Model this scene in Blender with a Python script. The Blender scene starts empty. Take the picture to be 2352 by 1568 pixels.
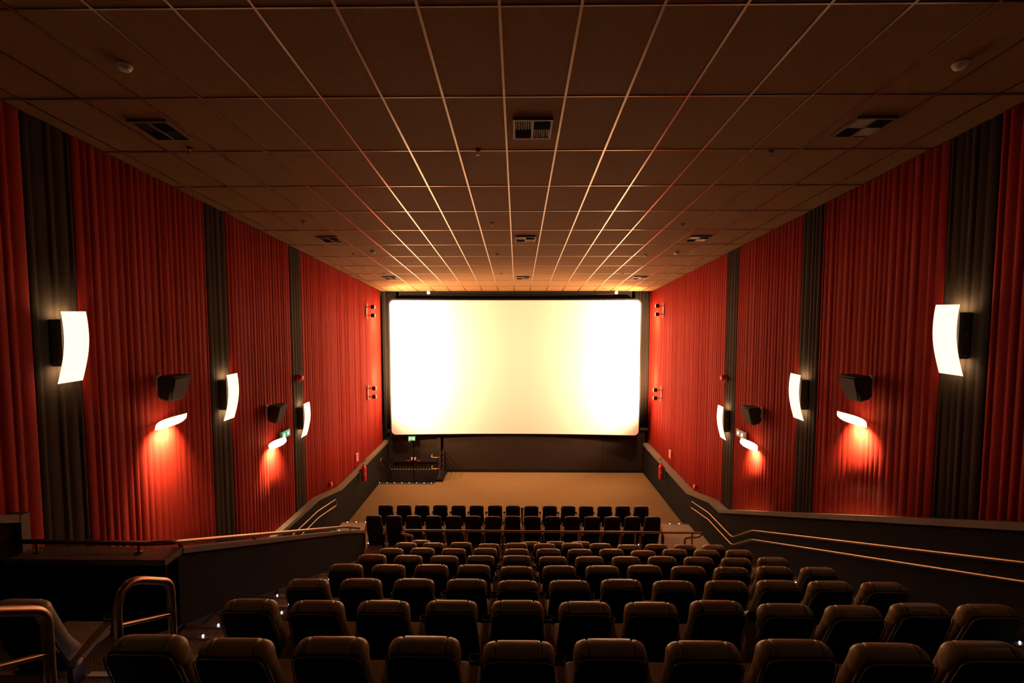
import bpy, math, random
from mathutils import Vector, Matrix
random.seed(7)
sc = bpy.context.scene
COL = sc.collection
PI = math.pi

# ------------------------------------------------------------------ camera, world, exposure
H = 6.45                                   # camera height above the stage floor
cam_d = bpy.data.cameras.new('camera'); cam = bpy.data.objects.new('camera', cam_d); COL.objects.link(cam)
cam_d.sensor_width = 36.0; cam_d.lens = 36.0 * 1093.0 / 2352.0; cam_d.clip_start = 0.05; cam_d.clip_end = 100
cam.location = (0, 0, H)
cam.rotation_euler = (PI / 2 - math.atan(67 / 1093.0), 0, math.atan(13 / 1093.0))
sc.camera = cam
w = bpy.data.worlds.new('world'); sc.world = w; w.use_nodes = True
w.node_tree.nodes['Background'].inputs[0].default_value = (0, 0, 0, 1)
w.node_tree.nodes['Background'].inputs[1].default_value = 0.0
sc.view_settings.view_transform = 'Standard'; sc.view_settings.look = 'None'
sc.view_settings.exposure = 0.0; sc.view_settings.gamma = 1.0; sc.view_settings.use_curve_mapping = False
sc.cycles.use_denoising = True
sc.cycles.max_bounces = 8; sc.cycles.diffuse_bounces = 5; sc.cycles.glossy_bounces = 3
sc.cycles.sample_clamp_indirect = 6.0

SPOT_W = 830.0                             # each of the eight lamps washing the screen
SPOT_COL = (1.0, 0.53, 0.27)
SHADE_E = 2.1                              # sconce shades
SHADE_COL = (1.0, 0.68, 0.42)
BOWL_E = 4.5
BOWL_W = 60.0

# ------------------------------------------------------------------ materials
def mat(name, col, rough=0.6, metal=0.0, var=0.0, vscale=8.0, bump=0.0, bscale=60.0, spec=0.5, stretch=None):
    m = bpy.data.materials.new(name); m.use_nodes = True
    nt = m.node_tree; b = nt.nodes['Principled BSDF']
    b.inputs['Base Color'].default_value = (*col, 1); b.inputs['Roughness'].default_value = rough
    b.inputs['Metallic'].default_value = metal; b.inputs['Specular IOR Level'].default_value = spec
    tc = nt.nodes.new('ShaderNodeTexCoord'); src = tc.outputs['Object']
    if stretch:
        mp = nt.nodes.new('ShaderNodeMapping'); mp.inputs['Scale'].default_value = stretch
        nt.links.new(src, mp.inputs['Vector']); src = mp.outputs['Vector']
    if var > 0:
        n = nt.nodes.new('ShaderNodeTexNoise'); n.inputs['Scale'].default_value = vscale; n.inputs['Detail'].default_value = 4
        nt.links.new(src, n.inputs['Vector'])
        r = nt.nodes.new('ShaderNodeValToRGB')
        r.color_ramp.elements[0].position = 0.3; r.color_ramp.elements[1].position = 0.7
        r.color_ramp.elements[0].color = (*[c * (1 - var) for c in col], 1)
        r.color_ramp.elements[1].color = (*[min(1, c * (1 + var)) for c in col], 1)
        nt.links.new(n.outputs['Fac'], r.inputs['Fac']); nt.links.new(r.outputs['Color'], b.inputs['Base Color'])
    if bump > 0:
        n2 = nt.nodes.new('ShaderNodeTexNoise'); n2.inputs['Scale'].default_value = bscale; n2.inputs['Detail'].default_value = 3
        nt.links.new(src, n2.inputs['Vector'])
        bp = nt.nodes.new('ShaderNodeBump'); bp.inputs['Strength'].default_value = bump; bp.inputs['Distance'].default_value = 0.01
        nt.links.new(n2.outputs['Fac'], bp.inputs['Height']); nt.links.new(bp.outputs['Normal'], b.inputs['Normal'])
    return m
def emit(name, col, s):
    m = bpy.data.materials.new(name); m.use_nodes = True; b = m.node_tree.nodes['Principled BSDF']
    b.inputs['Base Color'].default_value = (*[min(.8, c * .8) for c in col], 1)
    b.inputs['Emission Color'].default_value = (*col, 1); b.inputs['Emission Strength'].default_value = s
    return m

M = {}
M['tile'] = mat('ceiling_tile', (.20, .114, .042), .85, 0, .10, 30, .25, 160, .2)
M['bar'] = mat('grid_bar_metal', (.42, .36, .29), .28, 1.0)
M['slab'] = mat('slab_dark', (.04, .038, .036), .9)
M['wall'] = mat('wall_dark', (.05, .045, .04), .85, 0, .1, 3)
M['dado'] = mat('dado_charcoal', (.0055, .0042, .0030), .85, 0, .15, 2.5, .1, 40, .2)
M['cap'] = mat('dado_cap_grey', (.15, .118, .085), .5, 0, .08, 6)
M['red'] = mat('red_curtain_cloth', (.31, .0115, .0030), .8, 0, .10, 10, .15, 220, .25, (1, 1, .15))
M['black'] = mat('black_curtain_cloth', (.038, .027, .018), .85, 0, .15, 12, .15, 220, .2, (1, 1, .15))
M['stage'] = mat('stage_carpet', (.155, .100, .043), .95, 0, .05, 5, .3, 150, .1)
M['front'] = mat('front_fabric', (.020, .0125, .0085), .9, 0, .1, 3, .1, 90, .2)
M['masking'] = mat('masking_cloth', (.014, .010, .007), .9, 0, .15, 12, 0, 1, .2)
M['screen'] = mat('screen_white', (.82, .82, .80), .85, 0, 0, 1, 0, 1, .1)
M['mask'] = mat('mask_felt', (.012, .011, .010), .95)
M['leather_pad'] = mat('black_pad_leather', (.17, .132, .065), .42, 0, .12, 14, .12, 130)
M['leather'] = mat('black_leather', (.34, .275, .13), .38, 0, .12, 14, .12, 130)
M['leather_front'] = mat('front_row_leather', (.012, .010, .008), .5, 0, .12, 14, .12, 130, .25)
M['shell'] = mat('seat_shell', (.006, .005, .004), .7, 0, 0, 1, 0, 1, .25)#, 0, .1, 9)
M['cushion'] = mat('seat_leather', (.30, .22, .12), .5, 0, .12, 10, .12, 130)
M['plastic'] = mat('black_plastic', (.020, .019, .018), .38)
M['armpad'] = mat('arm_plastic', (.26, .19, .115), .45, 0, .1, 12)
M['steel'] = mat('brushed_steel', (.29, .18, .10), .32, 1.0, .12, 30, 0, 1, .5, (8, 8, 1))
M['nosing'] = mat('nosing_metal', (.45, .38, .28), .35, .8)
M['white'] = mat('white_plastic', (.75, .72, .66), .5)
M['redpaint'] = mat('red_paint', (.62, .015, .012), .3)
M['redplain'] = mat('red_sign', (.7, .03, .02), .5)
M['grey'] = mat('grey_metal', (.30, .28, .26), .45, .5)
M['ventframe'] = mat('vent_paint', (.16, .12, .085), .5)
M['skirt'] = mat('stair_skirting', (.03, .024, .018), .6)
M['door'] = mat('door_paint', (.022, .017, .011), .6, 0, .12, 3, 0, 1, .25)
M['door_kick'] = mat('door_kick_plate', (.02, .02, .024), .5)
M['yellow'] = mat('hazard_yellow', (.75, .52, .08), .5)
M['spk'] = mat('speaker_cabinet', (.030, .028, .025), .7, 0, .15, 20)
M['housing'] = mat('sconce_housing', (.06, .045, .03), .6)
M['shade'] = emit('lit_shade', SHADE_COL, SHADE_E)
M['bowl'] = emit('lit_bowl', (1.0, .66, .32), BOWL_E)
M['bulb'] = emit('lit_bulb', (1.0, .75, .45), 4.0)
M['spotlens'] = emit('spot_lens', (1.0, .66, .32), 100.0)
M['led'] = emit('step_led', (.55, .62, 1.0), 14.0)
M['green'] = emit('lit_green', (.10, .55, .32), .55)
M['greencase'] = mat('green_case', (.10, .30, .20), .4)
M['cyan'] = emit('lit_cyan', (.45, 1.0, .85), 3.0)
M['redled'] = emit('lit_red', (1.0, .05, .03), 5.0)
# carpet with a wavy rib for the terraces
def wavy(name, c1, c2):
    m = bpy.data.materials.new(name); m.use_nodes = True; nt = m.node_tree; b = nt.nodes['Principled BSDF']
    b.inputs['Roughness'].default_value = .95; b.inputs['Specular IOR Level'].default_value = .1
    tc = nt.nodes.new('ShaderNodeTexCoord'); wv = nt.nodes.new('ShaderNodeTexWave')
    wv.inputs['Scale'].default_value = 22; wv.inputs['Distortion'].default_value = 4.5; wv.inputs['Detail'].default_value = 2
    wv.inputs['Detail Scale'].default_value = 3; wv.bands_direction = 'DIAGONAL'
    nt.links.new(tc.outputs['Object'], wv.inputs['Vector'])
    r = nt.nodes.new('ShaderNodeValToRGB'); r.color_ramp.elements[0].color = (*c1, 1); r.color_ramp.elements[1].color = (*c2, 1)
    nt.links.new(wv.outputs['Fac'], r.inputs['Fac']); nt.links.new(r.outputs['Color'], b.inputs['Base Color'])
    bp = nt.nodes.new('ShaderNodeBump'); bp.inputs['Strength'].default_value = .3; bp.inputs['Distance'].default_value = .01
    nt.links.new(wv.outputs['Fac'], bp.inputs['Height']); nt.links.new(bp.outputs['Normal'], b.inputs['Normal'])
    return m
M['carpet'] = wavy('terrace_carpet', (.20, .155, .115), (.40, .31, .225))

# ------------------------------------------------------------------ mesh helpers
class MB:
    def __init__(s): s.v = []; s.f = []
    def add(s, v, f):
        o = len(s.v); s.v += [tuple(p) for p in v]; s.f += [tuple(i + o for i in q) for q in f]; return s
    def box(s, x0, x1, y0, y1, z0, z1):
        return s.hexa([(x0, y0, z0), (x1, y0, z0), (x1, y1, z0), (x0, y1, z0), (x0, y0, z1), (x1, y0, z1), (x1, y1, z1), (x0, y1, z1)])
    def hexa(s, p):
        return s.add(p, [(0, 3, 2, 1), (4, 5, 6, 7), (0, 1, 5, 4), (1, 2, 6, 5), (2, 3, 7, 6), (3, 0, 4, 7)])
    def prism(s, poly, axis, a, b):
        """poly: 2D points; axis 'x': (y,z) extruded over x, 'y': (x,z), 'z': (x,y)."""
        def P(p, t): return {'x': (t, p[0], p[1]), 'y': (p[0], t, p[1]), 'z': (p[0], p[1], t)}[axis]
        n = len(poly)
        return s.add([P(p, a) for p in poly] + [P(p, b) for p in poly],
                     [tuple(range(n))[::-1], tuple(range(n, 2 * n))] + [(i, (i + 1) % n, n + (i + 1) % n, n + i) for i in range(n)])
    def tube(s, path, r, n=10, cap=True):
        path = [Vector(p) for p in path]; k = len(path); vs = []; ref = None
        for i, p in enumerate(path):
            if i == 0: t = (path[1] - p).normalized()
            elif i == k - 1: t = (p - path[-2]).normalized()
            else: t = ((path[i + 1] - p).normalized() + (p - path[i - 1]).normalized()).normalized()
            if ref is None:
                ref = Vector((0, 0, 1)) if abs(t.z) < .9 else Vector((1, 0, 0))
            a = (ref - t * ref.dot(t)).normalized(); ref = a; b = t.cross(a)
            vs += [p + (a * math.cos(2 * PI * j / n) + b * math.sin(2 * PI * j / n)) * r for j in range(n)]
        fs = [(i * n + j, i * n + (j + 1) % n, (i + 1) * n + (j + 1) % n, (i + 1) * n + j) for i in range(k - 1) for j in range(n)]
        if cap: fs += [tuple(range(n))[::-1], tuple(range((k - 1) * n, k * n))]
        return s.add(vs, fs)
    def lathe(s, prof, n=16, o=(0, 0, 0)):
        """prof: (r,z) list, spun about z through o."""
        k = len(prof)
        vs = [(o[0] + r * math.cos(2 * PI * j / n), o[1] + r * math.sin(2 * PI * j / n), o[2] + z) for r, z in prof for j in range(n)]
        fs = [(i * n + j, i * n + (j + 1) % n, (i + 1) * n + (j + 1) % n, (i + 1) * n + j) for i in range(k - 1) for j in range(n)]
        fs += [tuple(range(n))[::-1], tuple(range((k - 1) * n, k * n))]
        return s.add(vs, fs)
    def mesh(s, name, m, smooth=False):
        me = bpy.data.meshes.new(name); me.from_pydata(s.v, [], s.f); me.update()
        import bmesh
        bm = bmesh.new(); bm.from_mesh(me); bmesh.ops.recalc_face_normals(bm, faces=bm.faces); bm.to_mesh(me); bm.free()
        me.materials.append(m)
        if smooth:
            me.polygons.foreach_set('use_smooth', [True] * len(me.polygons)); me.set_sharp_from_angle(angle=math.radians(smooth if smooth is not True else 40))
        return me
    def obj(s, name, m, parent=None, smooth=False, loc=None, **tags):
        return link(name, s.mesh(name, m, smooth), parent, loc, **tags)
def link(name, me, parent=None, loc=None, **tags):
    o = bpy.data.objects.new(name, me); COL.objects.link(o)
    if loc is not None: o.location = loc
    if parent is not None: o.parent = parent
    for k, v in tags.items(): o[k] = v
    return o
def thing(name, label, cat, loc=(0, 0, 0), group=None, rz=0):
    o = link(name, None, None, loc); o['label'] = label; o['category'] = cat; o.rotation_euler.z = rz
    if group: o['group'] = group
    o.empty_display_size = .1
    return o
def copy_tree(o, parent=None):
    c = o.copy(); COL.objects.link(c); c.parent = parent
    for ch in [x for x in o.children]: copy_tree(ch, c)
    return c
def lamp_light(name, typ, parent, loc, energy, col, rot=(0, 0, 0), **kw):
    d = bpy.data.lights.new(name, typ); d.energy = energy; d.color = col
    for k, v in kw.items(): setattr(d, k, v)
    o = bpy.data.objects.new(name, d); COL.objects.link(o); o.location = loc; o.rotation_euler = rot; o.parent = parent
    return o
def fillet(pts, r, n=5):
    """round the corners of a polyline."""
    pts = [Vector(p) for p in pts]; out = [pts[0]]
    rr = r if isinstance(r, (list, tuple)) else [r] * len(pts)
    for i in range(1, len(pts) - 1):
        a, b, c = pts[i - 1], pts[i], pts[i + 1]
        ri = min(rr[i], (a - b).length * .48, (c - b).length * .48)
        p0 = b + (a - b).normalized() * ri; p1 = b + (c - b).normalized() * ri
        for k in range(n + 1):
            t = k / n; out.append(p0 * (1 - t) ** 2 + b * 2 * t * (1 - t) + p1 * t * t)
    return out + [pts[-1]]
def rbox(w, d, h, r, seg=3, o=(0, 0, 0)):
    """rounded box (bevelled cube) as MB, centred at o."""
    import bmesh
    bm = bmesh.new(); bmesh.ops.create_cube(bm, size=1.0)
    for v in bm.verts: v.co = Vector((v.co.x * w, v.co.y * d, v.co.z * h))
    bmesh.ops.bevel(bm, geom=list(bm.edges), offset=r, segments=seg, profile=.5, affect='EDGES')
    bm.verts.index_update(); m = MB()
    m.add([(v.co.x + o[0], v.co.y + o[1], v.co.z + o[2]) for v in bm.verts], [[v.index for v in f.verts] for f in bm.faces]); bm.free()
    return m

# ------------------------------------------------------------------ dimensions
XL, XR = -5.35, 5.25                        # curtain planes
WL, WR = -5.46, 5.36                        # walls behind them
YB, YF = -3.2, 19.7                         # rear wall, wall behind the screen
CZ = lambda y: 9.15 - 0.1 * y               # ceiling
ZK = lambda k: 3.665 - .395 * (k - 1)       # terrace levels, k = 1 is the nearest row in view
EK = lambda k: 3.485 + .975 * (k - 1)       # front edges
P3, P2, P1 = .50, .34, .17
E3, E2, E1 = 11.9, 12.94, 13.85

# ------------------------------------------------------------------ floor: stage and terraces
fl = MB(); fl.box(-5.4, 5.3, E1 - .3, 17.6, -.7, 0); fl.box(-3.12, 5.3, 17.6, 19.7, -.7, 0)
fl.box(-5.4, -3.12, 17.6, 19.7, -.9, -.52)
floor = fl.obj('floor', M['stage'], kind='structure')
def platform(x0, x1, y0, y1, z, name='platform', depth=.7):
    return MB().box(x0, x1, y0, y1, z - depth, z).obj(name, M['carpet'], floor)
platform(-5.4, 5.3, YB, EK(-3), ZK(-3))
for k in (-2, -1, 0, 1, 2): platform(-5.4, 5.3, EK(k - 1), EK(k), ZK(k))
platform(-5.4, -3.6, EK(2), 4.68, ZK(3))
for k in range(3, 9): platform(-3.6, 5.3, EK(k - 1), EK(k), ZK(k) - (.05 if k == 8 else 0))
platform(-3.6, 5.3, EK(8), E3, P3); platform(-5.4, -3.6, 4.6, E3, P3)
platform(-5.4, 5.3, E3, E2, P2, depth=.4); platform(-5.4, 5.3, E2, E1, P1, depth=.3)
led_me = MB().lathe([(.003, -.006), (.0085, -.003), (.0085, .003), (.003, .006)], 8).mesh('step_light', M['led'], True)
def nosing(x0, x1, y, z, leds):
    MB().box(x0, x1, y - .045, y + .004, z, z + .006).box(x0, x1, y + .001, y + .006, z - .03, z + .006).obj('nosing', M['nosing'], floor)
    for x in leds: link('step_light', led_me, floor, (x, y - .004, z + .013))
def frange(a, b, s):
    r = []
    while a <= b + 1e-6: r.append(a); a += s
    return r
for k in range(0, 9):
    xl = -3.30 if k <= 1 else -3.57
    zh = (ZK(k + 1) if k < 8 else P3)
    zmid = (ZK(k) + zh) / 2
    for (a, b) in ((xl, -2.33), (3.80, 5.06)):
        platform(a, b, EK(k), EK(k) + .45, zmid, 'step', .3)
        leds = frange(a + .2, b - .05, .28)
        nosing(a, b, EK(k), ZK(k) - (.05 if k == 8 else 0), leds)
        nosing(a, b, EK(k) + .45, zmid, [x + .14 for x in leds[:-1]])
nosing(-5.3, -3.36, EK(1), ZK(1), [-3.42])
nosing(-3.97, 3.8, E3, P3, [-3.85, -3.57, -3.29, 1.68, 3.1, 3.66])
nosing(-5.2, -3.95, E2, P2, [-5.0, -4.72, -4.44]); nosing(3.75, 5.06, E2, P2, [4.17, 4.46, 4.75])
nosing(-5.2, -3.9, E1, P1, [-5.1, -4.83, -4.55]); nosing(3.75, 5.06, E1, P1, [4.24, 4.53, 4.80])
# the well down to the exit doors
MB().box(-5.3, -3.14, 17.62, 18.0, -.9, -.17).obj('step', M['carpet'], floor)
MB().box(-5.3, -3.14, 18.0, 18.3, -.9, -.35).obj('step', M['carpet'], floor)
MB().box(-5.32, -3.16, 17.46, 17.6, .0, .006).obj('nosing', M['slab'], floor)
nosing(-5.32, -3.14, 17.61, 0.0, [-5.22, -4.94, -4.66, -4.38, -4.1, -3.82, -3.54, -3.26])
MB().box(-3.12, -2.86, 17.75, 19.0, 0, .09).obj('kerb', M['dado'], floor)

# ------------------------------------------------------------------ ceiling
slab = MB(); slab.hexa([(WL - .1, YB - .1, CZ(YB - .1) + .03), (WR + .1, YB - .1, CZ(YB - .1) + .03), (WR + .1, 18.72, CZ(18.72) + .03), (WL - .1, 18.72, CZ(18.72) + .03),
                        (WL - .1, YB - .1, CZ(YB - .1) + .2), (WR + .1, YB - .1, CZ(YB - .1) + .2), (WR + .1, 18.72, CZ(18.72) + .2), (WL - .1, 18.72, CZ(18.72) + .2)])
slab.box(WL - .1, WR + .1, 18.72, 20.0, 7.55, 7.75)
ceiling = slab.obj('ceiling', M['slab'], kind='structure')
SL = -math.atan(.1)
GX = [-.14 + .625 * n for n in range(-8, 9)]
GY = [5.012 + 1.2445 * k for k in range(-2, 12)]
XE = [WL] + GX + [WR]
tile_cache = {}
for j in range(len(GY) - 1):
    yc = (GY[j] + GY[j + 1]) / 2
    for i in range(len(XE) - 1):
        wd = round(XE[i + 1] - XE[i], 4)
        if wd not in tile_cache:
            a, b = wd / 2 - .004, 1.2445 / 2 / math.cos(SL) - .004
            tile_cache[wd] = MB().hexa([(-a + .006, -b + .006, -.008), (a - .006, -b + .006, -.008), (a - .006, b - .006, -.008), (-a + .006, b - .006, -.008), (-a, -b, .012), (a, -b, .012), (a, b, .012), (-a, b, .012)]).mesh('ceiling_tile', M['tile'])
        o = link('ceiling_tile', tile_cache[wd], ceiling, ((XE[i] + XE[i + 1]) / 2, yc, CZ(yc) + .012 + random.uniform(-.001, .001)))
        o.rotation_euler = (SL + random.uniform(-.0008, .0008), random.uniform(-.001, .001), 0)
y0, y1 = GY[0], 18.7
for x in GX:
    a = .012
    MB().hexa([(x - a, y0, CZ(y0) - .004), (x + a, y0, CZ(y0) - .004), (x + a, y1, CZ(y1) - .004), (x - a, y1, CZ(y1) - .004),
               (x - a, y0, CZ(y0) + .012), (x + a, y0, CZ(y0) + .012), (x + a, y1, CZ(y1) + .012), (x - a, y1, CZ(y1) + .012)]).obj('grid_bar', M['bar'], ceiling)
for y in GY:
    a = .008
    MB().hexa([(WL, y - a, CZ(y - a) - .003), (WR, y - a, CZ(y - a) - .003), (WR, y + a, CZ(y + a) - .003), (WL, y + a, CZ(y + a) - .003),
               (WL, y - a, CZ(y - a) + .012), (WR, y - a, CZ(y - a) + .012), (WR, y + a, CZ(y + a) + .012), (WL, y + a, CZ(y + a) + .012)]).obj('grid_cross_bar', M['bar'], ceiling)

# ------------------------------------------------------------------ walls
MB().box(WL - .2, WL, YB, 20.0, -1, 9.6).obj('wall_left', M['wall'], kind='structure')
MB().box(WR, WR + .2, YB, 20.0, -1, 9.6).obj('wall_right', M['wall'], kind='structure')
MB().box(WL - .2, WR + .2, YB - .2, YB, 0, 9.8).obj('wall_back', M['wall'], kind='structure')
wf = MB().box(WL, WR, 19.5, 19.7, 1.6, 7.7).obj('wall_front', M['mask'], kind='structure')
# front dado under the screen: fabric panels and a plain base
dado_f = MB().box(-3.0, 5.12, 18.93, 19.5, 0, 1.72).obj('wall_front_lower', M['slab'], kind='structure')
xs = [-3.0, 3.42, 5.1]
for a, b in zip(xs[:-1], xs[1:]):
    MB().box(a + .006, b - .006, 18.88, 18.94, .11, 1.72).obj('fabric_panel', M['front'], dado_f)
MB().box(-3.0, 5.1, 18.86, 18.94, 0, .1).obj('baseboard', M['dado'], dado_f)
MB().box(-3.0, 5.25, 18.85, 19.5, 1.72, 1.76).obj('ledge', M['front'], dado_f)
# right dado
RT = [(YB, 4.345 + .404 * (4.714 - YB)), (11.69, 1.524), (12.31, 1.52), (13.95, 1.136), (18.95, 1.2)]
LT = [(4.86, 1.62), (10.1, 1.62), (12.17, 1.60), (13.79, 1.27), (18.95, 1.29)]
def dado(name, x0, x1, top, zb):
    return MB().prism([(top[0][0], zb)] + [p for p in top] + [(top[-1][0], zb)], 'x', x0, x1).obj(name, M['dado'], kind='structure')
def capstrip(x0, x1, top, h, parent, name='cap_trim', m='cap'):
    return MB().prism([(y, z) for y, z in top] + [(y, z - h) for y, z in reversed(top)], 'x', x0, x1).obj(name, M[m], parent, True)
dr = dado('wall_right_lower', 5.08, WR, RT, -.6); capstrip(5.035, WR, [(y, z + .004) for y, z in RT], .085, dr)
dl = dado('wall_left_lower', WL, -5.25, LT, -.9); capstrip(WL, -5.205, [(y, z + .004) for y, z in LT], .085, dl)
LN = [(YB, 4.340 + .404 * (4.785 - YB)), (4.784, 4.340)]
dn = dado('wall_left_near_lower', WL, -5.24, LN, 0.4); capstrip(WL, -5.19, [(y, z + .004) for y, z in LN], .085, dn)
MB().box(WL, -5.186, 4.785, 4.875, 0.5, 4.334).obj('end_trim', M['cap'], dn)
MB().box(5.05, 5.09, E1, 18.9, 0, .09).obj('baseboard_right', M['dado'], kind='structure')
MB().box(-5.26, -5.22, E1, 17.45, 0, .09).obj('baseboard_left', M['dado'], kind='structure')
# parapet of the entrance passage
PT = [(4.90, 3.90), (9.60, 1.88), (10.86, 1.30)]
pw = MB().prism([(4.72, .3), (4.72, 3.9)] + PT + [(10.86, .3)], 'x', -3.78, -3.62)
pw.box(-5.3, -3.62, 4.70, 4.88, .3, 3.90)
para = pw.obj('wall_parapet', M['dado'], kind='structure')
capstrip(-3.82, -3.585, [(y, z + .035) for y, z in [(4.90, 3.90)] + PT[1:]], .06, para)
MB().box(-5.3, -3.585, 4.655, 4.92, 3.875, 3.935).obj('cap_trim', M['cap'], para)

sk = MB()
for k in range(3, 9):
    for (ya, yb_, z) in ((EK(k - 1), EK(k - 1) + .45, (ZK(k - 1) + ZK(k)) / 2), (EK(k - 1) + .45, EK(k), ZK(k))):
        sk.prism([(ya + .02, z + .01), (yb_ - .01, z + .01), (ya + .02, z + .19)], 'x', -3.62, -3.606)
sk.obj('stair_skirting', M['skirt'], para, kind='stuff')

# ------------------------------------------------------------------ curtains
def interp(top, y):
    if y <= top[0][0]: return top[0][1]
    for (a, za), (b, zb) in zip(top[:-1], top[1:]):
        if y <= b: return za + (zb - za) * (y - a) / (b - a)
    return top[-1][1]
def curtain(side, ya, yb, kind, label, name=None):
    X = XL if side < 0 else XR; s = 1 if side < 0 else -1
    if kind == 'black': ya, yb = ya + .010, yb - .010
    ys = [ya]; offs = [0.0]; y = ya
    while y < yb - .05:
        p = random.uniform(.085, .15) if kind == 'red' else random.uniform(.08, .19)
        if y + p > yb - .04: p = yb - y
        d = random.uniform(.012, .026) * (1 if kind == 'red' else .8); sk = random.uniform(.3, .7)
        for t in (.12, .3, .5, .7, .88, 1.0):
            tt = t / (2 * sk) if t < sk else .5 + (t - sk) / (2 * (1 - sk))
            ys.append(y + p * t); offs.append(d * math.sin(PI * tt) ** .8 if 0 < tt < 1 else 0)
        y += p
    m = MB(); nz = 5; n = len(ys)
    ph = random.uniform(0, 6)
    for r in range(nz):
        t = r / (nz - 1)
        for i, (yy, of) in enumerate(zip(ys, offs)):
            if side < 0: zb = 1.1 if yy > 4.9 else 3.9
            else: zb = interp(RT, yy) - .25
            if side < 0 and yy > 10: zb = interp(LT, yy) - .25
            zt = CZ(yy) - .006
            sway = (.006 * math.sin(3.1 * yy + ph) + .004 * math.sin(7.7 * yy)) * (1 - t) * min(1, (yy - ya) / .4, (yb - yy) / .4)
            m.v.append((X - s * .025 + s * (of * (1 - .18 * t)), yy + sway, zb + (zt - zb) * t))
    for r in range(nz - 1):
        for i in range(n - 1): m.f.append((r * n + i, r * n + i + 1, (r + 1) * n + i + 1, (r + 1) * n + i))
    o = m.obj(name or (kind + '_curtain'), M[kind], None, 70, label=label, category='curtain', group=kind + ' wall curtains')
    md = o.modifiers.new('s', 'SOLIDIFY'); md.thickness = .004; md.offset = -1
    return o
YL = [2.25, 2.82, 5.19, 5.77, 8.19, 8.77, 11.18, 11.77, 18.6]
YR = [2.35, 2.95, 5.37, 5.98, 8.36, 8.95, 11.47, 12.09, 19.05]
for side, Y in ((-1, YL), (1, YR)):
    wn = 'left' if side < 0 else 'right'
    curtain(side, Y[1], Y[2], 'red', f'red pleated curtain cut off by the {wn} edge of the picture')
    curtain(side, Y[2], Y[3], 'black', f'black pleated curtain strip behind the largest sconce on the {wn} wall')
    curtain(side, Y[3], Y[4], 'red', f'red pleated curtain behind the larger loudspeaker on the {wn} wall')
    curtain(side, Y[4], Y[5], 'black', f'black curtain strip behind the middle sconce on the {wn} wall')
    curtain(side, Y[5], Y[6], 'red', f'red pleated curtain behind the smaller loudspeaker on the {wn} wall')
    curtain(side, Y[6], Y[7], 'black', f'narrow black curtain strip behind the smallest sconce on the {wn} wall')
    curtain(side, Y[7], Y[8], 'red', f'widest red curtain with twin spotlights, beside the screen, {wn} wall')
for side in (-1, 1):
    m = MB(); n = 25; x0, x1 = (WL + .12, -4.9) if side < 0 else (4.7, WR - .02)
    for r in range(2):
        for i in range(n):
            m.v.append((x0 + (x1 - x0) * i / (n - 1), 19.2 + .03 * math.sin(i * 1.3), 1.0 if r == 0 else 7.3))
    m.f = [(i, i + 1, n + i + 1, n + i) for i in range(n - 1)]
    o = m.obj('masking_curtain', M['masking'], None, 70, label=f'dark curtain filling the {"left" if side < 0 else "right"} gap beside the cinema screen', category='curtain', group='masking curtains')
    md = o.modifiers.new('s', 'SOLIDIFY'); md.thickness = .004

# ------------------------------------------------------------------ screen
SX0, SX1, SZ0, SZ1, RAD = -5.0, 4.77, 1.60, 6.92, .17
def screen_mesh(x0, x1, z0, z1, rad, dy, nz=14):
    xsn = [x0 + rad * (1 - math.cos(PI / 2 * i / 6)) for i in range(6)] + [x0 + rad + (x1 - x0 - 2 * rad) * i / 40 for i in range(41)] + [x1 - rad * (1 - math.cos(PI / 2 * i / 6)) for i in range(5, -1, -1)]
    m = MB(); cx = (x0 + x1) / 2; hw = (x1 - x0) / 2
    for x in xsn:
        e = 0
        d = min(x - x0, x1 - x)
        if d < rad: e = rad - math.sqrt(max(0, rad ** 2 - (rad - d) ** 2))
        y = 18.80 + dy - .22 * ((x - cx) / hw) ** 2
        for j in range(nz): m.v.append((x, y, z0 + e + (z1 - z0 - 2 * e) * j / (nz - 1)))
    for i in range(len(xsn) - 1):
        for j in range(nz - 1): m.f.append((i * nz + j, (i + 1) * nz + j, (i + 1) * nz + j + 1, i * nz + j + 1))
    return m
scr = thing('cinema_screen', 'large white curved cinema screen glowing brightly on the front wall', 'screen', (0, 0, 0))
o = screen_mesh(SX0, SX1, SZ0, SZ1, RAD, 0).obj('screen_surface', M['screen'], scr, True)
o = screen_mesh(SX0 - .06, SX1 + .06, SZ0 - .07, SZ1 + .06, RAD + .05, .03).obj('masking_frame', M['mask'], scr, True)
md = o.modifiers.new('s', 'SOLIDIFY'); md.thickness = .04; md.offset = 1

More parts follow.
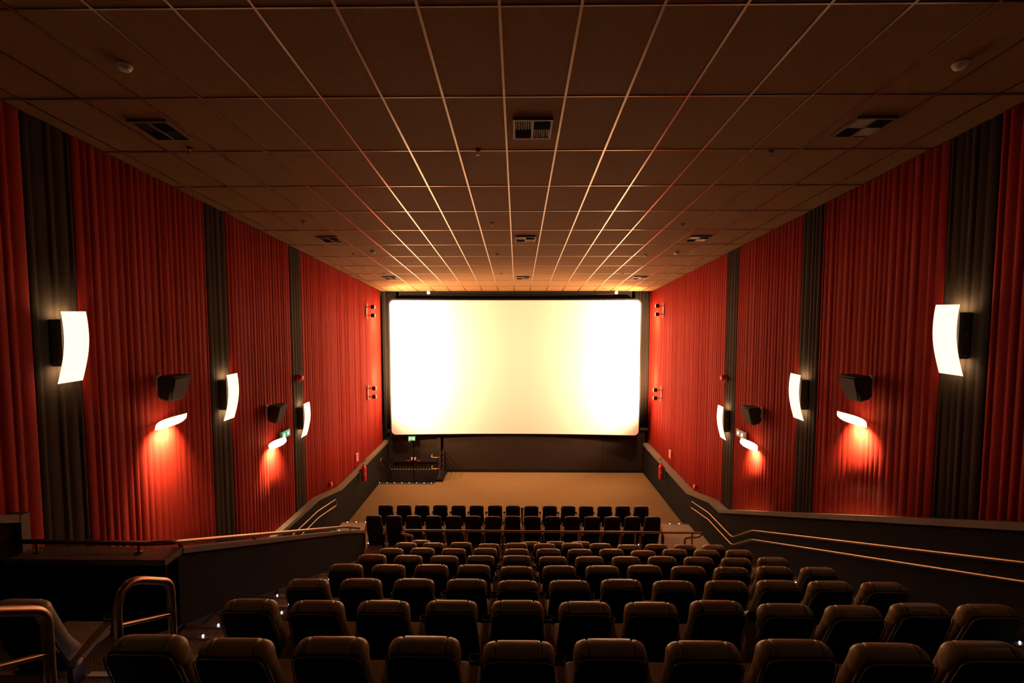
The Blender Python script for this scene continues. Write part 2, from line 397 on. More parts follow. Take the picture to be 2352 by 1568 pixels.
# ------------------------------------------------------------------ exit doors in the well
d1 = MB().box(-5.26, -3.1, 18.96, 19.1, -.52, 1.72).obj('door_1', M['dado'], kind='structure')
MB().box(-5.26, -5.14, 18.86, 19.0, -.52, 1.60).obj('door_jamb', M['door'], d1)
MB().box(-3.24, -3.1, 18.86, 19.0, -.52, 1.60).obj('door_jamb', M['door'], d1)
MB().box(-5.26, -3.1, 18.86, 19.0, 1.44, 1.72).obj('door_header', M['door'], d1)
for (a, b, hx) in ((-5.13, -4.215, -4.27), (-4.195, -3.25, -4.14)):
    lf = MB().box(a, b, 18.90, 18.955, -.50, 1.43).obj('door_leaf', M['door'], d1)
    MB().box(a + .01, b - .01, 18.892, 18.901, -.49, .09).obj('kick_plate', M['door_kick'], lf)
    n = 8; wd = (b - a) / n
    hz = MB()
    for i in range(n): hz.box(a + wd * i + .005, a + wd * (i + .5), 18.888, 18.9, .09, .115)
    hz.obj('hazard_strip', M['yellow'], lf)
    MB().box(a + .1, b - .02, 18.84, 18.87, .42, .53).box(a + .12, a + .17, 18.86, 18.9, .44, .51).box(b - .12, b - .06, 18.86, 18.9, .44, .51).obj('panic_bar', M['plastic'], lf)
    s = -1 if hx < -4.2 else 1
    MB().box(hx - .03, hx + .03, 18.82, 18.88, .50, .60).obj('latch', M['white'], lf)
    MB().box(hx + s * .09 - .02 if s > 0 else hx - .2, hx + .2 if s > 0 else hx - .07, 18.832, 18.841, .46, .49).obj('push_label', M['redplain'], lf)

# ------------------------------------------------------------------ handrails
def rail_thing(name, label, paths, r, posts, pr, group=None, plates=None):
    t = thing(name, label, 'handrail', (0, 0, 0), group)
    for p in paths: MB().tube(p, r, 12).obj('rail', M['steel'], t, 50)
    for (a, b) in posts: MB().tube([a, b], pr, 8).obj('post', M['steel'], t, 50)
    for (x, y, z) in (plates or []): MB().lathe([(.035, 0), (.035, .008), (.02, .012)], 14, (x, y, z)).obj('base_plate', M['steel'], t, 50)
    return t
UP = [(13.451, 1.021), (12.218, 1.212), (10.839, 1.223), (9.947, 1.805), (4.615, 3.983), (1.0, 3.983 + .4085 * 3.615)]
LO = [(13.451, .834), (12.218, 1.03), (10.839, 1.038), (9.947, 1.606), (4.603, 3.795), (1.0, 3.795 + .4096 * 3.6)]
pth = [(5.0, y, z) for y, z in reversed(UP)] + [(5.0, y, z) for y, z in LO]
brk = []
for t_ in (.05, .3, .55, .8, .97):
    for poly, dz in ((UP, 0), (LO, 0)):
        y = 9.9 - t_ * 7.5; z = interp(list(reversed(poly)), y)
        brk.append(((5.0, y, z - .02), (5.08, y, z - .07)))
for y in (11.2, 12.6):
    for poly in (UP, LO):
        z = interp(list(reversed(poly)), y); brk.append(((5.0, y, z - .02), (5.08, y, z - .07)))
rail_thing('wall_handrail', 'double steel handrail running down the right wall to the stage', [fillet(pth, [0, .15, .12, .12, .12, .06, .06, .12, .12, .12, .15, 0])], .019, brk, .009)
UPl = [(8.5, 1.37), (10.44, 1.365), (11.87, 1.339), (13.15, 1.158)]
LOl = [(8.5, 1.17), (10.9, 1.162), (11.93, 1.148), (13.14, .973)]
brk = []
for y in (9.4, 10.8, 12.2, 13.0):
    for poly in (UPl, LOl): z = interp(poly, y); brk.append(((-5.15, y, z - .02), (-5.25, y, z - .07)))
rail_thing('wall_handrail', 'double steel handrail on the left wall above the front entrance passage', [fillet([(-5.15, y, z) for y, z in UPl] + [(-5.15, y, z) for y, z in reversed(LOl)], [0, .1, .1, .08, .08, .1, .1, 0])], .018, brk, .009)
# parapet rail
PR = [(-5.245, 4.80, 3.94), (-5.245, 4.80, 4.05), (-3.82, 4.80, 4.035), (-3.70, 4.92, 3.99), (-3.70, 9.90, 1.86), (-3.70, 10.8, 1.41)]
pz = lambda y: interp([(4.92, 3.99), (9.90, 1.86), (10.8, 1.41)], y)
capz = lambda y: interp([(4.90, 3.935), (9.60, 1.915), (10.86, 1.335)], y)
posts = [((-5.05, 4.80, 3.93), (-5.05, 4.80, 4.05)), ((-3.97, 4.80, 3.93), (-3.97, 4.80, 4.04))]
plates = [(-5.05, 4.80, 3.935), (-3.97, 4.80, 3.935)]
for y in (5.02, 6.45, 7.75, 8.95, 10.2, 10.7):
    posts.append(((-3.70, y, capz(y) - .01), (-3.70, y, pz(y)))); plates.append((-3.70, y, capz(y)))
rail_thing('parapet_handrail', 'steel handrail on short posts along the top of the grey parapet', [fillet(PR, [0, .08, .15, .15, .1, 0])], .026, posts, .014, None, plates)
# barrier along the cross aisle
def rp(px): return px
bar = [(-2.30, 10.12, 1.53), (-2.42, 10.12, 1.66), (-2.53, 10.12, 1.66), (-2.53, 10.12, 1.68), (4.02, 10.12, 1.655), (4.02, 10.12, 1.56), (3.62, 10.12, 1.52), (3.62, 10.12, .9)]
pts = fillet([(-2.3, 10.12, .9), (-2.3, 10.12, 1.56), (-2.56, 10.12, 1.61), (-2.5, 10.12, 1.685), (4.02, 10.12, 1.665), (3.95, 10.12, 1.57), (3.64, 10.12, 1.55), (3.64, 10.12, .9)], [0, .05, .05, .05, .05, .05, .06, 0])
posts = [((x, 10.12, .88), (x, 10.12, 1.67)) for x in (-1.1, .12, 1.33, 2.56, 3.80)]
rail_thing('aisle_barrier', 'long steel barrier rail in front of the cross aisle, behind the front seats', [pts], .024, posts, .02)
# hoop rails in the left stair
def hoop(dy, dz, label):
    t = thing('hoop_handrail', label, 'handrail', (-2.755, 3.37 + dy, 3.467 + dz), 'hoop handrails in the stair')
    p = fillet([(0, -.25, .19), (0, -.25, 1.163), (0, .253, .85), (0, .253, 0)], [0, .28, .10, 0], 7)
    MB().tube(p, .029, 14).obj('hoop', M['steel'], t, 60)
    MB().tube([(0, -.24, .82), (0, .25, .585)], .016, 10).obj('crossbar', M['steel'], t, 50)
    MB().lathe([(.05, .198), (.05, .206), (.032, .212)], 14, (0, -.24, 0)).lathe([(.05, 0), (.05, .008), (.032, .014)], 14, (0, .25, 0)).obj('base_plate', M['steel'], t, 50)
hoop(0, 0, 'bent steel hoop handrail beside the lone seat, the one standing whole in view')
hoop(-.975, .395, 'bent steel hoop handrail cut off by the lower left corner')
# guard rail by the exit well
gp = []
for z in (.92, .70, .48, .28):
    path = [(-3.0, 17.85, z), (-3.0, 18.85, z)]
    if z in (.92, .48): path = fillet([(-3.28, 17.98, z + .07), (-3.30, 17.85, z), (-3.0, 17.80, z), (-3.0, 18.85, z)], [0, .06, .08, 0])
    gp.append(path)
rail_thing('guard_rail', 'small four bar steel guard rail beside the exit doors under the screen', gp, .016, [((-3.0, 17.87, .08), (-3.0, 17.87, .92)), ((-3.0, 18.82, .08), (-3.0, 18.82, .95))], .018)
lp = [(-5.14, 17.5, .72), (-5.14, 17.45, .92), (-5.14, 17.65, .96), (-5.14, 18.55, .50), (-5.14, 18.75, .45), (-5.14, 18.7, .2), (-5.14, 18.5, .22), (-5.14, 17.6, .68), (-5.14, 17.5, .72)]
rail_thing('stair_handrail', 'short looped steel handrail on the wall left of the exit doors', [fillet(lp, .06)], .015, [((-5.14, 17.8, .87), (-5.25, 17.8, .83)), ((-5.14, 18.5, .5), (-5.25, 18.5, .46))], .009)

# ------------------------------------------------------------------ sconces
def sconce(side, y, ztop, label):
    s = 1 if side < 0 else -1; X = XL if side < 0 else XR
    t = thing('wall_sconce', label, 'lamp', (X, y, ztop - .83), 'curved wall sconces')
    def bx(x0, x1, y0, y1, z0, z1): return MB().box(min(s * x0, s * x1), max(s * x0, s * x1), y0, y1, z0, z1)
    bx(.004, .135, -.135, .135, .20, .74).obj('housing', M['housing'], t)
    for zz, rx in ((.75, math.radians(180 - 52)), (.19, math.radians(52))):
        lamp_light('bulb', 'AREA', t, (s * .10, 0, zz), 2.0, (1, .62, .32), (0, s * rx, 0), shape='RECTANGLE', size=.05, size_y=.24, spread=math.radians(130))
    prof = []
    for i in range(13):
        u = i / 12; z = .83 * u
        prof.append((.075 + .105 * math.sin(min(1, u / .66) * PI / 2) - (.022 * ((u - .66) / .34) ** 2 if u > .66 else 0), z))
    n = 6; W = .315
    for i in range(n):
        a = -W / 2 + W * i / n + .003; b = -W / 2 + W * (i + 1) / n - .003
        m = MB()
        for (d, z) in prof: m.v += [(s * d, a, z), (s * d, b, z), (s * (d + .007), b, z), (s * (d + .007), a, z)]
        for k in range(12):
            for e in range(4): m.f.append((k * 4 + e, k * 4 + (e + 1) % 4, k * 4 + 4 + (e + 1) % 4, k * 4 + 4 + e))
        m.f += [(3, 2, 1, 0), (48, 49, 50, 51)]
        m.obj('shade_slat', M['shade'], t)
    for z in (.235, .48, .505, .71):
        MB().lathe([(.004, 0), (.004, .006)], 6).obj('screw', M['white'], t, loc=(s * .045, -.133, z)).rotation_euler = (PI / 2, 0, 0)
L_ = [('largest', 5.51, 6.46), ('middle', 8.53, 5.33), ('smallest', 11.52, 4.23)]
R_ = [('largest', 5.71, 6.54), ('middle', 8.72, 5.32), ('smallest', 11.86, 4.11)]
for side, ls, wn in ((-1, L_, 'left'), (1, R_, 'right')):
    for nm, y, z in ls: sconce(side, y, z, f'{nm} curved glowing sconce on the {wn} wall, over a black curtain strip')
    sconce(side, 2.53 if side < 0 else 2.65, 7.58, f'curved glowing sconce on the {wn} wall just outside the picture')

# ------------------------------------------------------------------ leaf shaped bowl lamps and speakers
def bowl(side, y, z, L, label):
    s = 1 if side < 0 else -1; X = XL if side < 0 else XR
    t = thing('leaf_wall_lamp', label, 'lamp', (X, y, z), 'leaf shaped wall lamps')
    m = MB(); n = 18; hw = .16
    rings = [(.004, .6), (.007, 1.0), (-.009, .90), (-.020, .5)]
    ring = []
    for i in range(n): u = -1 + 2 * i / n; ring.append((hw * (1 - u * u) ** 1.35, u))
    for i in range(n): u = 1 - 2 * i / n; ring.append((-hw * (1 - u * u) ** 1.35, u))
    k = len(ring)
    for dz, sc_ in rings:
        m.v += [(s * .175 + a * sc_, u * L / 2 * sc_, dz + .05 * u) for a, u in ring]
    for r in range(3):
        for i in range(k): m.f.append((r * k + i, r * k + (i + 1) % k, (r + 1) * k + (i + 1) % k, (r + 1) * k + i))
    m.f += [tuple(range(k)), tuple(range(3 * k, 4 * k))]
    m.obj('glass_bowl', M['bowl'], t, 60)
    MB().box(min(s * .004, s * .05), max(s * .004, s * .05), -.06, .06, -.09, -.02).obj('wall_bracket', M['plastic'], t)
    lamp_light('bulb', 'AREA', t, (s * .16, 0, -.045), BOWL_W, (1, .70, .36), (0, s * math.radians(30), 0), shape='RECTANGLE', size=.08, size_y=L * .6, spread=math.radians(90))
bowl(-1, 6.97, 4.82, .68, 'large leaf shaped lamp glowing under the larger speaker, left wall')
bowl(-1, 10.05, 3.63, .70, 'small leaf shaped lamp glowing beside the green exit light, left wall')
bowl(1, 7.21, 4.83, .66, 'large leaf shaped lamp glowing under the larger speaker, right wall')
bowl(1, 10.35, 3.55, .74, 'small leaf shaped lamp glowing beside the white exit light, right wall')
def speaker(side, y, z, label):
    s = 1 if side < 0 else -1; X = XL if side < 0 else XR
    t = thing('wall_speaker', label, 'speaker', (X, y, z), 'surround speakers')
    import bmesh
    P = [(.08, -.20, -.27), (.27, -.20, -.33), (.27, .12, -.33), (.08, .12, -.27), (.08, -.20, .06), (.36, -.20, .04), (.36, .20, .04), (.08, .20, .06)]
    bm = bmesh.new(); hx = MB().hexa([(s * a, b, c) for a, b, c in P])
    vs = [bm.verts.new(v) for v in hx.v]; [bm.faces.new([vs[i] for i in f]) for f in hx.f]
    bmesh.ops.recalc_face_normals(bm, faces=bm.faces)
    bmesh.ops.bevel(bm, geom=list(bm.edges), offset=.03, segments=3, affect='EDGES')
    bm.verts.index_update(); m = MB().add([v.co for v in bm.verts], [[v.index for v in f.verts] for f in bm.faces]); bm.free()
    m.obj('cabinet', M['spk'], t, 50)
    def bx(x0, x1, y0, y1, z0, z1): return MB().box(min(s * x0, s * x1), max(s * x0, s * x1), y0, y1, z0, z1)
    bx(.004, .035, -.10, -.04, -.17, .06).obj('wall_plate', M['white'], t)
    bx(.03, .13, -.085, -.055, -.07, -.04).obj('bracket_arm', M['plastic'], t)
speaker(-1, 7.02, 5.46, 'larger black wedge speaker on the left wall, above a leaf lamp')
speaker(-1, 10.02, 4.43, 'smaller black wedge speaker on the left wall, above a leaf lamp')
speaker(1, 7.12, 5.46, 'larger black wedge speaker on the right wall, above a leaf lamp')
speaker(1, 10.22, 4.37, 'smaller black wedge speaker on the right wall, above a leaf lamp')

# ------------------------------------------------------------------ twin spotlights that wash the screen
def twin(side, y, z, label):
    s = 1 if side < 0 else -1; X = XL if side < 0 else XR
    t = thing('twin_spotlight', label, 'spotlight', (X, y, z), 'twin spotlights washing the screen')
    pl = MB().box(.0, .03, -.03, .03, -.17, .17)
    pl.hexa([(.013, -.03, .16), (.03, -.03, .16), (.03, .03, .16), (.013, .03, .16), (.03, -.02, .28), (.06, -.02, .28), (.06, .02, .28), (.03, .02, .28)])
    pl.hexa([(.013, -.03, -.16), (.03, -.03, -.16), (.03, .03, -.16), (.013, .03, -.16), (.03, -.02, -.28), (.06, -.02, -.28), (.06, .02, -.28), (.03, .02, -.28)])
    o = pl.obj('wall_plate', M['white'], t); o.scale.x = s
    for dz in (.15, -.15):
        MB().tube([(s * .02, 0, dz), (s * .20, 0, dz)], .012, 8).obj('arm', M['plastic'], t, 50)
        h = rbox(.13, .12, .135, .008, 2, (s * .24, .03, dz)).obj('lamp_head', M['plastic'], t)
        ln = MB().lathe([(.046, 0), (.046, .012), (.036, .028), (.018, .036), (.003, .038)], 16).obj('lens', M['spotlens'], h, 50, (s * .24, .088, dz)); ln.rotation_euler = (-PI / 2, 0, 0)
        d = Vector((s * 1.0, .85, -.50 if z > 5 else .42)).to_track_quat('-Z', 'Y').to_euler()
        lamp_light('bulb', 'SPOT', t, (s * .24, .16, dz), SPOT_W * (1.0 if z > 5 else 1.25), SPOT_COL, d, shadow_soft_size=.03, spot_size=math.radians(154), spot_blend=.5)
twin(-1, 16.76, 6.49, 'upper black twin spotlight on the left curtain near the screen')
twin(-1, 16.74, 3.60, 'lower black twin spotlight on the left curtain near the screen')
twin(1, 17.17, 6.53, 'upper black twin spotlight on the right curtain near the screen')
twin(1, 17.23, 3.48, 'lower black twin spotlight on the right curtain near the screen')

# ------------------------------------------------------------------ fire gear and exit lights
def extinguisher(side, y, zb, label):
    s = 1 if side < 0 else -1; x = -5.09 if side < 0 else 4.925
    t = thing('fire_extinguisher', label, 'fire extinguisher', (x, y, zb), 'wall extinguishers')
    MB().lathe([(.07, 0), (.085, .015), (.085, .42), (.075, .46), (.045, .50), (.025, .515), (.025, .54)], 18).obj('cylinder_body', M['redpaint'], t, 50)
    pl = MB(); aa = [(-1.9 + .16 * i) if side < 0 else (-1.24 - .16 * (8 - i) + 1.0 * 0) for i in range(9)]
    for a_ in aa: pl.v += [(.0862 * math.cos(a_), .0862 * math.sin(a_), .19), (.0862 * math.cos(a_), .0862 * math.sin(a_), .30)]
    pl.f = [(2 * i, 2 * i + 2, 2 * i + 3, 2 * i + 1) for i in range(8)]
    pl.obj('label_plate', M['grey'], t, 60)
    MB().lathe([(.018, .54), (.022, .56), (.018, .585)], 10).box(-.012, .012, -.10, .05, .585, .60).box(-.012, .012, -.09, .04, .62, .632).obj('valve_handle', M['grey'], t, 40)
    ring = [(.0, .10 * math.cos(a) + .07, .60 + .10 * math.sin(a)) for a in [i * 2 * PI / 16 for i in range(14)]]
    MB().tube(ring + [(.03, .09, .42), (.05, .085, .25)], .010, 8).obj('hose', M['plastic'], t, 60)
    MB().box(min(-s * .14, -s * .06), max(-s * .14, -s * .06), -.02, .02, .35, .40).obj('wall_hook', M['grey'], t)
extinguisher(-1, 15.40, .88, 'red fire extinguisher with hose loop hanging on the left dado')
extinguisher(1, 16.08, .74, 'red fire extinguisher without a hose loop, on the right dado')
def fsign(side, y, z, label):
    s = 1 if side < 0 else -1; X = (XL if side < 0 else XR) + s * .03
    t = thing('extinguisher_sign', label, 'sign', (X, y, z), 'extinguisher signs')
    def bx(x0, x1, y0, y1, z0, z1): return MB().box(min(s * x0, s * x1), max(s * x0, s * x1), y0, y1, z0, z1)
    bx(-.02, .006, -.105, .105, -.13, .13).obj('sign_border', M['white'], t)
    bx(.006, .008, -.085, .085, -.11, .11).obj('sign_panel', M['redplain'], t)
    bx(.008, .010, -.022, .022, -.08, .035).box(min(s * .008, s * .01), max(s * .008, s * .01), -.012, .012, .035, .06).box(min(s * .008, s * .01), max(s * .008, s * .01), -.03, .02, .06, .072).obj('extinguisher_symbol', M['white'], t)
fsign(-1, 15.47, 1.65, 'red and white extinguisher sign on the left curtain')
fsign(1, 16.10, 1.60, 'red and white extinguisher sign on the right curtain')
def exitlight(loc, s, facing, label, white, hw=.20):
    t = thing('emergency_light', label, 'exit sign', loc, 'emergency exit lights')
    if facing == 'x':
        def bx(x0, x1, y0, y1, z0, z1): return MB().box(min(s * x0, s * x1), max(s * x0, s * x1), y0, y1, z0, z1)
    else:
        def bx(x0, x1, y0, y1, z0, z1): return MB().box(y0, y1, -x1, -x0, z0, z1)
    bx(.0, .05, -hw, hw, -.085, .085).obj('case', M['white'] if white else M['greencase'], t)
    bx(.05, .055, -hw + .015, hw - .015, -.07, .075).obj('face_panel', M['white'] if white else M['green'], t)
    for dy in (-.5 * hw, .45 * hw): bx(.055, .066, dy - .022, dy + .022, -.03, .03).obj('lamp_dot', M['cyan'], t)
    if not white or facing == 'y': bx(.02, .06, -.9 * hw, -.55 * hw, -.105, -.085).obj('indicator', M['redled'], t)
exitlight((XL + .03, 10.62, 3.69), 1, 'x', 'green lit exit light on the red curtain, left wall', False)
exitlight((XR - .03, 10.97, 3.63), -1, 'x', 'white exit light with cyan dots on the red curtain, right wall', True)
exitlight((-4.22, 18.70, 1.425), 1, 'y', 'green lit exit light over the doors under the screen', False, .14)
def sounder(side, y, z, label, r, name, cat):
    s = 1 if side < 0 else -1; X = (XL if side < 0 else XR) + s * .045
    t = thing(name, label, cat, (X, y, z))
    if cat == 'alarm':
        b = MB().lathe([(.09, -.03), (.09, .03), (.075, .05), (.06, .09), (.03, .105), (.006, .107)], 16).obj('sounder_body', M['redpaint'], t, 40); b.rotation_euler = (0, s * PI / 2, 0)
        b = MB().lathe([(.035, .0), (.035, .04), (.02, .055)], 12).obj('beacon', M['redplain'], t, 40); b.location = (s * .05, -.06, .0); b.rotation_euler = (0, s * PI / 2, 0)
    else:
        rbox(.07, .12, .12, .012, 2).obj('case', M['redpaint'], t)
        MB().box(min(s * .034, s * .038), max(s * .034, s * .038), -.02, .04, -.03, .03).obj('glass', M['white'], t)
sounder(-1, 11.40, 4.86, 'red alarm sounder above the smallest sconce, left wall', .09, 'alarm_sounder', 'alarm')
sounder(1, 11.95, 4.80, 'red alarm sounder above the smallest sconce, right wall', .09, 'alarm_sounder', 'alarm')
sounder(-1, 13.18, 1.58, 'small red call point low on the left curtain', .06, 'call_point', 'call point')
sounder(1, 13.73, 1.35, 'small red call point low on the right curtain', .06, 'call_point', 'call point')

# ------------------------------------------------------------------ ceiling fittings
vb = MB().box(-.21, .21, -.21, .21, -.004, .004).mesh('backing', M['mask'])
vf = MB().box(-.225, .225, -.23, -.205, -.022, .004).box(-.225, .225, .205, .23, -.022, .004).box(-.225, -.2, -.205, .205, -.022, .004).box(.2, .225, -.205, .205, -.022, .004).box(-.012, .012, -.205, .205, -.022, .004).mesh('frame', M['ventframe'])
def bank(xa, xb, ya, yb, along):
    m = MB(); n = 7
    for i in range(n):
        t = (i + .5) / n
        if along == 'y':
            x = xa + (xb - xa) * t; m.hexa([(x - .010, ya, -.004), (x - .006, ya, -.004), (x - .006, yb, -.004), (x - .010, yb, -.004), (x + .006, ya, -.02), (x + .010, ya, -.02), (x + .010, yb, -.02), (x + .006, yb, -.02)])
        else:
            y = ya + (yb - ya) * t; m.hexa([(xa, y - .008, -.02), (xb, y - .008, -.02), (xb, y - .004, -.02), (xa, y - .004, -.02), (xa, y + .010, -.004), (xb, y + .010, -.004), (xb, y + .014, -.004), (xa, y + .014, -.004)])
    return m
vbk = [bank(-.2, -.012, -.205, 0, 'y').mesh('louvre_bank', M['ventframe']), bank(.012, .2, -.205, 0, 'x').mesh('louvre_bank', M['slab']),
       bank(-.2, -.012, .0, .205, 'x').mesh('louvre_bank', M['slab']), bank(.012, .2, 0, .205, 'y').mesh('louvre_bank', M['ventframe'])]
def on_ceiling(t): t.rotation_euler = (SL, 0, 0)
for (y, rn) in ((5.66, 'nearest row of vents'), (10.68, 'middle row of vents'), (15.66, 'row of vents near the screen')):
    for x, cn in ((-4.17, 'left'), (.17, 'centre'), (3.97, 'right')):
        t = thing('ceiling_vent', f'square louvred ceiling vent, {cn} one in the {rn}', 'vent', (x, y, CZ(y) - .006), 'ceiling vents'); on_ceiling(t)
        link('backing', vb, t); link('frame', vf, t)
        for me in vbk: link('louvre_bank', me, t)
sp1 = MB().lathe([(.036, 0), (.036, -.006), (.022, -.012)], 14).mesh('escutcheon', M['slab'], True)
sp2 = MB().lathe([(.010, -.01), (.010, -.035), (.005, -.04), (.005, -.065)], 8).mesh('stem', M['white'], 40)
sp3 = MB().lathe([(.020, -.066), (.020, -.071)], 12).mesh('deflector', M['steel'])
rows = [('first', 6.22), ('second', 9.45), ('third', 12.2), ('fourth', 14.88), ('fifth', 17.95)]
for rn, y in rows:
    for x, cn in ((-4.17, 'left'), (-.51, 'middle'), (3.26, 'right')):
        yy = y + (.12 * (x + .5) / 3.7 if rn == 'second' else .08 * (x + .5) / 3.7 if rn != 'fourth' else 0)
        t = thing('sprinkler_head', f'small ceiling sprinkler, {cn} one in the {rn} row counted toward the screen', 'sprinkler', (x, yy, CZ(yy) - .004), 'ceiling sprinklers'); on_ceiling(t)
        link('escutcheon', sp1, t); link('stem', sp2, t); link('deflector', sp3, t)
sd1 = MB().lathe([(.062, 0), (.062, -.012), (.052, -.018)], 20).mesh('base', M['white'], 40)
sd2 = MB().lathe([(.050, -.014), (.052, -.035), (.040, -.048), (.022, -.050), (.020, -.056), (.005, -.057)], 20).mesh('sensor_head', M['white'], 40)
for (x, y, lb) in ((-3.59, 4.45, 'larger smoke detector on the ceiling, left side'), (4.0, 4.5, 'larger smoke detector on the ceiling, right side'),
                   (-3.59, 11.89, 'smaller smoke detector far along the ceiling, left side'), (3.96, 12.04, 'smaller smoke detector far along the ceiling, right side')):
    t = thing('smoke_detector', 'white round ' + lb, 'smoke detector', (x, y, CZ(y) - .004), 'smoke detectors'); on_ceiling(t)
    link('base', sd1, t); link('sensor_head', sd2, t)
for x, lb in ((-3.48, 'left'), (3.83, 'right')):
    t = thing('globe_lamp', f'tiny bright globe lamp above the {lb} half of the screen', 'lamp', (x, 18.6, CZ(18.6) - .004), 'globe lamps above the screen')
    MB().lathe([(.05, 0), (.05, -.02), (.03, -.03)], 14).obj('base', M['white'], t, 40)
    MB().lathe([(.02, -.025), (.055, -.045), (.066, -.08), (.055, -.115), (.02, -.135)], 14).obj('globe', M['bulb'], t, True)
MB().box(3.1, 3.75, 18.62, 18.68, 7.14, 7.165).obj('conduit', M['front'], None, label='short pale conduit strip under the ceiling edge above the screen', category='conduit')

# ------------------------------------------------------------------ seats
PV = Vector((0, -.04, .42))                 # recline pivot of the back
def yback(z): return -.045 - .235 * max(0, (z - .36)) / .64
def wback(z): return .196 + .016 * max(0, min(1, (.78 - z) / .3)) - .02 * max(0, min(1, (.45 - z) / .15))
def section_loft(secs, n=24):
    """secs: list of (cx, cy, hx, hy, z, p): superellipse sections stacked in z."""
    m = MB()
    for cx, cy, hx, hy, z, p in secs:
        for j in range(n):
            a = 2 * PI * j / n; c, s_ = math.cos(a), math.sin(a)
            m.v.append((cx + hx * math.copysign(abs(c) ** (2 / p), c), cy + hy * math.copysign(abs(s_) ** (2 / p), s_), z))
    k = len(secs)
    for i in range(k - 1):
        for j in range(n): m.f.append((i * n + j, i * n + (j + 1) % n, (i + 1) * n + (j + 1) % n, (i + 1) * n + j))
    m.f += [tuple(range(n))[::-1], tuple(range((k - 1) * n, k * n))]
    return m
def shift(m): m.v = [(x - PV.x, y - PV.y, z - PV.z) for x, y, z in m.v]; return m
# backrest pad: thick at the base where the wings sweep forward
secs = []
for i in range(13):
    z = .34 + .59 * i / 12
    th = .062 + .040 * max(0, (.62 - z) / .28) ** 1.3
    secs.append((0, yback(z) + th + .006, wback(z) - .012, th, z, 4.5))
pad_me = shift(section_loft(secs)).mesh('backrest', M['leather_pad'], 60)
secs = []
for i in range(15):
    z = .13 + .83 * i / 14
    e = 1.0 if i > 0 else .9
    if z > .82: e = 1 - .13 * ((z - .82) / .14) ** 2.5
    secs.append((0, yback(max(z, .36)) - .006 + .035 * max(0, .36 - z), (wback(z) - .003) * e, .028 if i < 14 else .018, z, 4.5))
shell_me = shift(section_loft(secs, 20)).mesh('back_shell', M['shell'], 60)
# headrest: three padded sections, seams pulled in
def headrest_mesh():
    m = MB(); W = .197; ns = 22
    xs_ = [-1, -.97, -.92, -.86, -.79, -.72, -.665, -.645, -.625, -.605, -.585, -.55, -.45, -.25, 0]
    xs_ = xs_ + [-x for x in reversed(xs_[:-1])]
    cz = .912; hz = .088; hy = .066
    for u in xs_:
        e = (1 - abs(u) ** 6) ** (1 / 3.2) if abs(u) < 1 else .0
        e = max(e, .30)
        g = math.exp(-((abs(u) - .625) / .020) ** 2) * .12
        bul = .03 * (1 if abs(u) < .6 else .35 if abs(u) > .66 else 0)
        f = e * (1 - g) + bul
        for j in range(ns):
            a = 2 * PI * j / ns; c, s_ = math.cos(a), math.sin(a)
            yy = hy * f * math.copysign(abs(c) ** (2 / 2.7), c); zz = hz * (.45 + .55 * f if s_ < 0 else f) * math.copysign(abs(s_) ** (2 / 2.7), s_)
            z = cz + zz
            m.v.append((u * W, yback(.925) + .058 + yy - .14 * zz, z))
    k = len(xs_)
    for i in range(k - 1):
        for j in range(ns): m.f.append((i * ns + j, i * ns + (j + 1) % ns, (i + 1) * ns + (j + 1) % ns, (i + 1) * ns + j))
    m.f += [tuple(range(ns)), tuple(range((k - 1) * ns, k * ns))[::-1]]
    return m
head_me = shift(headrest_mesh()).mesh('headrest', M['leather'], 75)
# piping along the seam between headrest and shell
pp = fillet([(-wback(.55) + .004, yback(.55) - .029, .55), (-.193, yback(.82) - .030, .82), (-.182, yback(.94) - .031, .945), (-.13, yback(.96) - .026, .963), (.13, yback(.96) - .026, .963), (.182, yback(.94) - .031, .945), (.193, yback(.82) - .030, .82), (wback(.55) - .004, yback(.55) - .029, .55)], .04, 4)
pipe_me = shift(MB().tube(pp, .0045, 6)).mesh('piping', M['leather_pad'], 60)
seat_m = rbox(.41, .42, .12, .045, 4, (0, .135, .415))
seat_m.v = [(x, y, z + (.018 if y > .2 and z > .42 else 0)) for x, y, z in seat_m.v]
seat_me = seat_m.mesh('seat_cushion', M['cushion'], 60)
base_me = MB().prism([(-.10, 0), (.12, 0), (.10, .06), (.06, .12), (.05, .34), (-.04, .34), (-.05, .12), (-.08, .06)], 'x', -.05, .05).box(-.19, .19, -.12, .22, .33, .36).mesh('pedestal', M['plastic'])
# armrest: slopes up toward the front and carries a cup ring; origin at its rear pivot
arm_m = MB(); AL = .30; AT = math.atan(.105 / .30)
for i in range(6):
    t = i / 5; y = AL * t; z = .105 * t
    hw = .028 + .009 * t; hh = .026
    arm_m.v += [(-hw, y, z - hh), (hw, y, z - hh), (hw, y, z + hh * .5), (hw - .012, y, z + hh), (-hw + .012, y, z + hh), (-hw, y, z + hh * .5)]
for i in range(5):
    for j in range(6): arm_m.f.append((i * 6 + j, i * 6 + (j + 1) % 6, i * 6 + 6 + (j + 1) % 6, i * 6 + 6 + j))
arm_m.f += [(5, 4, 3, 2, 1, 0), (30, 31, 32, 33, 34, 35)]
arm_me = arm_m.mesh('armrest', M['armpad'], 40)
cap_me = MB().lathe([(.020, .0), (.024, .004), (.020, .007), (.006, .008)], 12).mesh('pivot_cap', M['white'], 40)
cup_me = MB().lathe([(.030, -.07), (.034, -.065), (.038, .028), (.038, .034), (.034, .034), (.033, .0), (.034, -.055), (.004, -.055)], 18, (0, AL + .035, .12)).mesh('cup_holder', M['plastic'], 40)
post_me = MB().box(-.022, .022, -.02, .07, -.55, -.02).box(-.028, .028, -.03, .12, -.56, -.53).mesh('arm_post', M['plastic'])
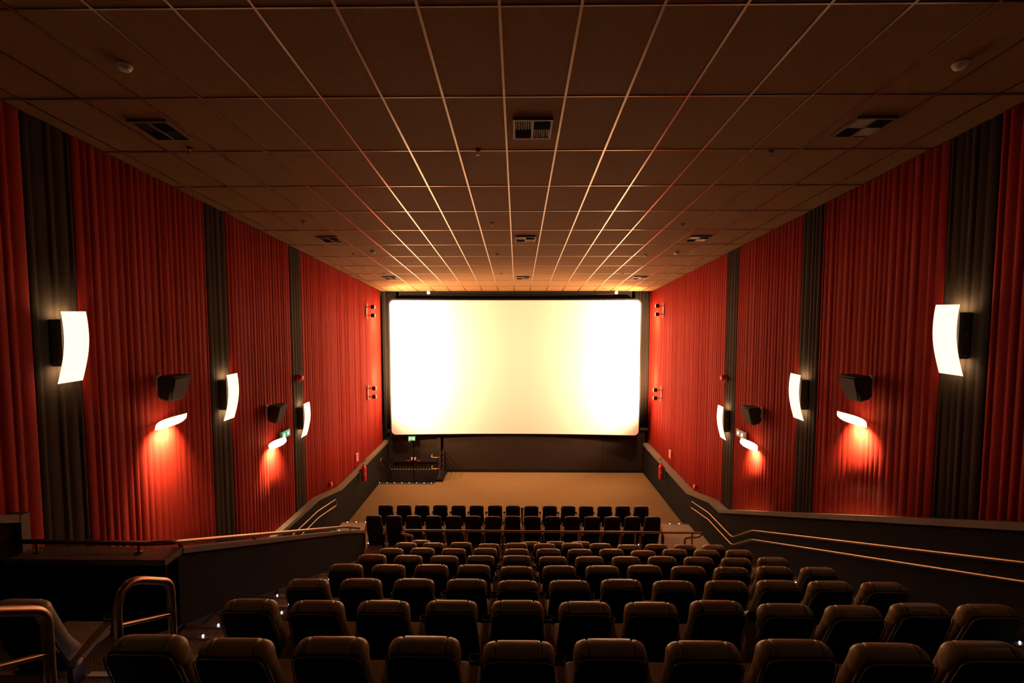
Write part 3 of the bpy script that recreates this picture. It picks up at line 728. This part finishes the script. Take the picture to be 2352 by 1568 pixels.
ORD = ['first', 'second', 'third', 'fourth', 'fifth', 'sixth', 'seventh', 'eighth', 'ninth', 'tenth', 'eleventh', 'twelfth', 'thirteenth', 'fourteenth', 'fifteenth']
def arm(t, x, raised=False):
    a = link('armrest', arm_me, t, (x, -.26, .545)); c = link('cup_holder', cup_me, a)
    c = link('pivot_cap', cap_me, a, (.0285, .03, .008)); c.rotation_euler.y = PI / 2
    if raised: a.rotation_euler = (math.radians(58), 0, 0)
    p = link('arm_post', post_me, t, (x, -.26, .545)); return a
def recolour(me, m):
    c = me.copy(); c.materials.clear(); c.materials.append(m); return c
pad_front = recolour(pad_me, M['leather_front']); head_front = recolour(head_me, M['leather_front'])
def seat(x, y, z, label, group, rec=0.0, left_arm=False, raised=False, rz=0.0, front=False, ax=.25):
    t = thing('cinema_chair', label, 'chair', (x, y + .185, z), group, rz)
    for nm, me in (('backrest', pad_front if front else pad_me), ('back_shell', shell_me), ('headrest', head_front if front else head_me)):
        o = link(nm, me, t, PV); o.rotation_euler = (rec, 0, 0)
        if nm == 'headrest' and not front: link('piping', pipe_me, o)
    link('seat_cushion', seat_me, t); link('pedestal', base_me, t)
    arm(t, ax, raised)
    if left_arm: arm(t, -.25)
    return t
XS = {1: [-2.04, -1.56, -1.02, -.497, .031, .52, 1.025, 1.508, 2.01, 2.52, 3.02, 3.52],
      2: [-2.03, -1.505, -.998, -.478, .013, .53, 1.015, 1.509, 2.012, 2.506, 3.0, 3.495],
      3: [-2.02, -1.5, -.98, -.46, .03, .513, 1.02, 1.508, 2.004, 2.504, 2.98, 3.478]}
RN = {1: 'the row nearest the camera', 2: 'the second row up from the picture bottom'}
RT_ = ['nearest row'] + [o_ + ' nearest row' for o_ in ORD[1:8]]
for k in range(1, 9):
    yk = 2.5 + .975 * (k - 1)
    for i in range(12):
        if k == 8 and i not in (0, 5, 6, 7): continue
        x = -2.02 + .502 * i + random.uniform(-.004, .004)
        if k in XS: x = .6 * x + .4 * XS[k][i]
        nm = f'black leather cinema chair, {ORD[i]} from the left, {RT_[k-1]}'
        if k == 8:
            x = {0: -1.95, 5: .27, 6: .77, 7: 1.27}[i]
            nm = 'black leather cinema chair behind the long barrier rail, ' + {0: 'standing alone', 5: 'first of three', 6: 'middle of three', 7: 'last of three'}[i]
        seat(x, yk, ZK(k) - (.05 if k == 8 else 0), nm, 'seats of the main block',
             random.gauss(0, .014), i == 0 or (k == 8 and i == 5), (k == 2 and i == 7), random.gauss(0, .004))
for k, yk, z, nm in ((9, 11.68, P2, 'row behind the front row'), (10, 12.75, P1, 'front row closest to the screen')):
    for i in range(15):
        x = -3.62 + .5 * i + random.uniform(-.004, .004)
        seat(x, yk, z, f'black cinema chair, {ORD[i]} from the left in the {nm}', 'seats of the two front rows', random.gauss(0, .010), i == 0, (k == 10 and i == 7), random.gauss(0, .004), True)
seat(-3.73, 3.42, ZK(2) + .02, 'lone black cinema chair left of the stair, beside the hoop handrail', 'seats left of the stair', 0, True, ax=.42)
seat(-3.80, 2.44, ZK(1), 'black cinema chair at the lower left corner, mostly outside the picture', 'seats left of the stair', 0, True, ax=.42)
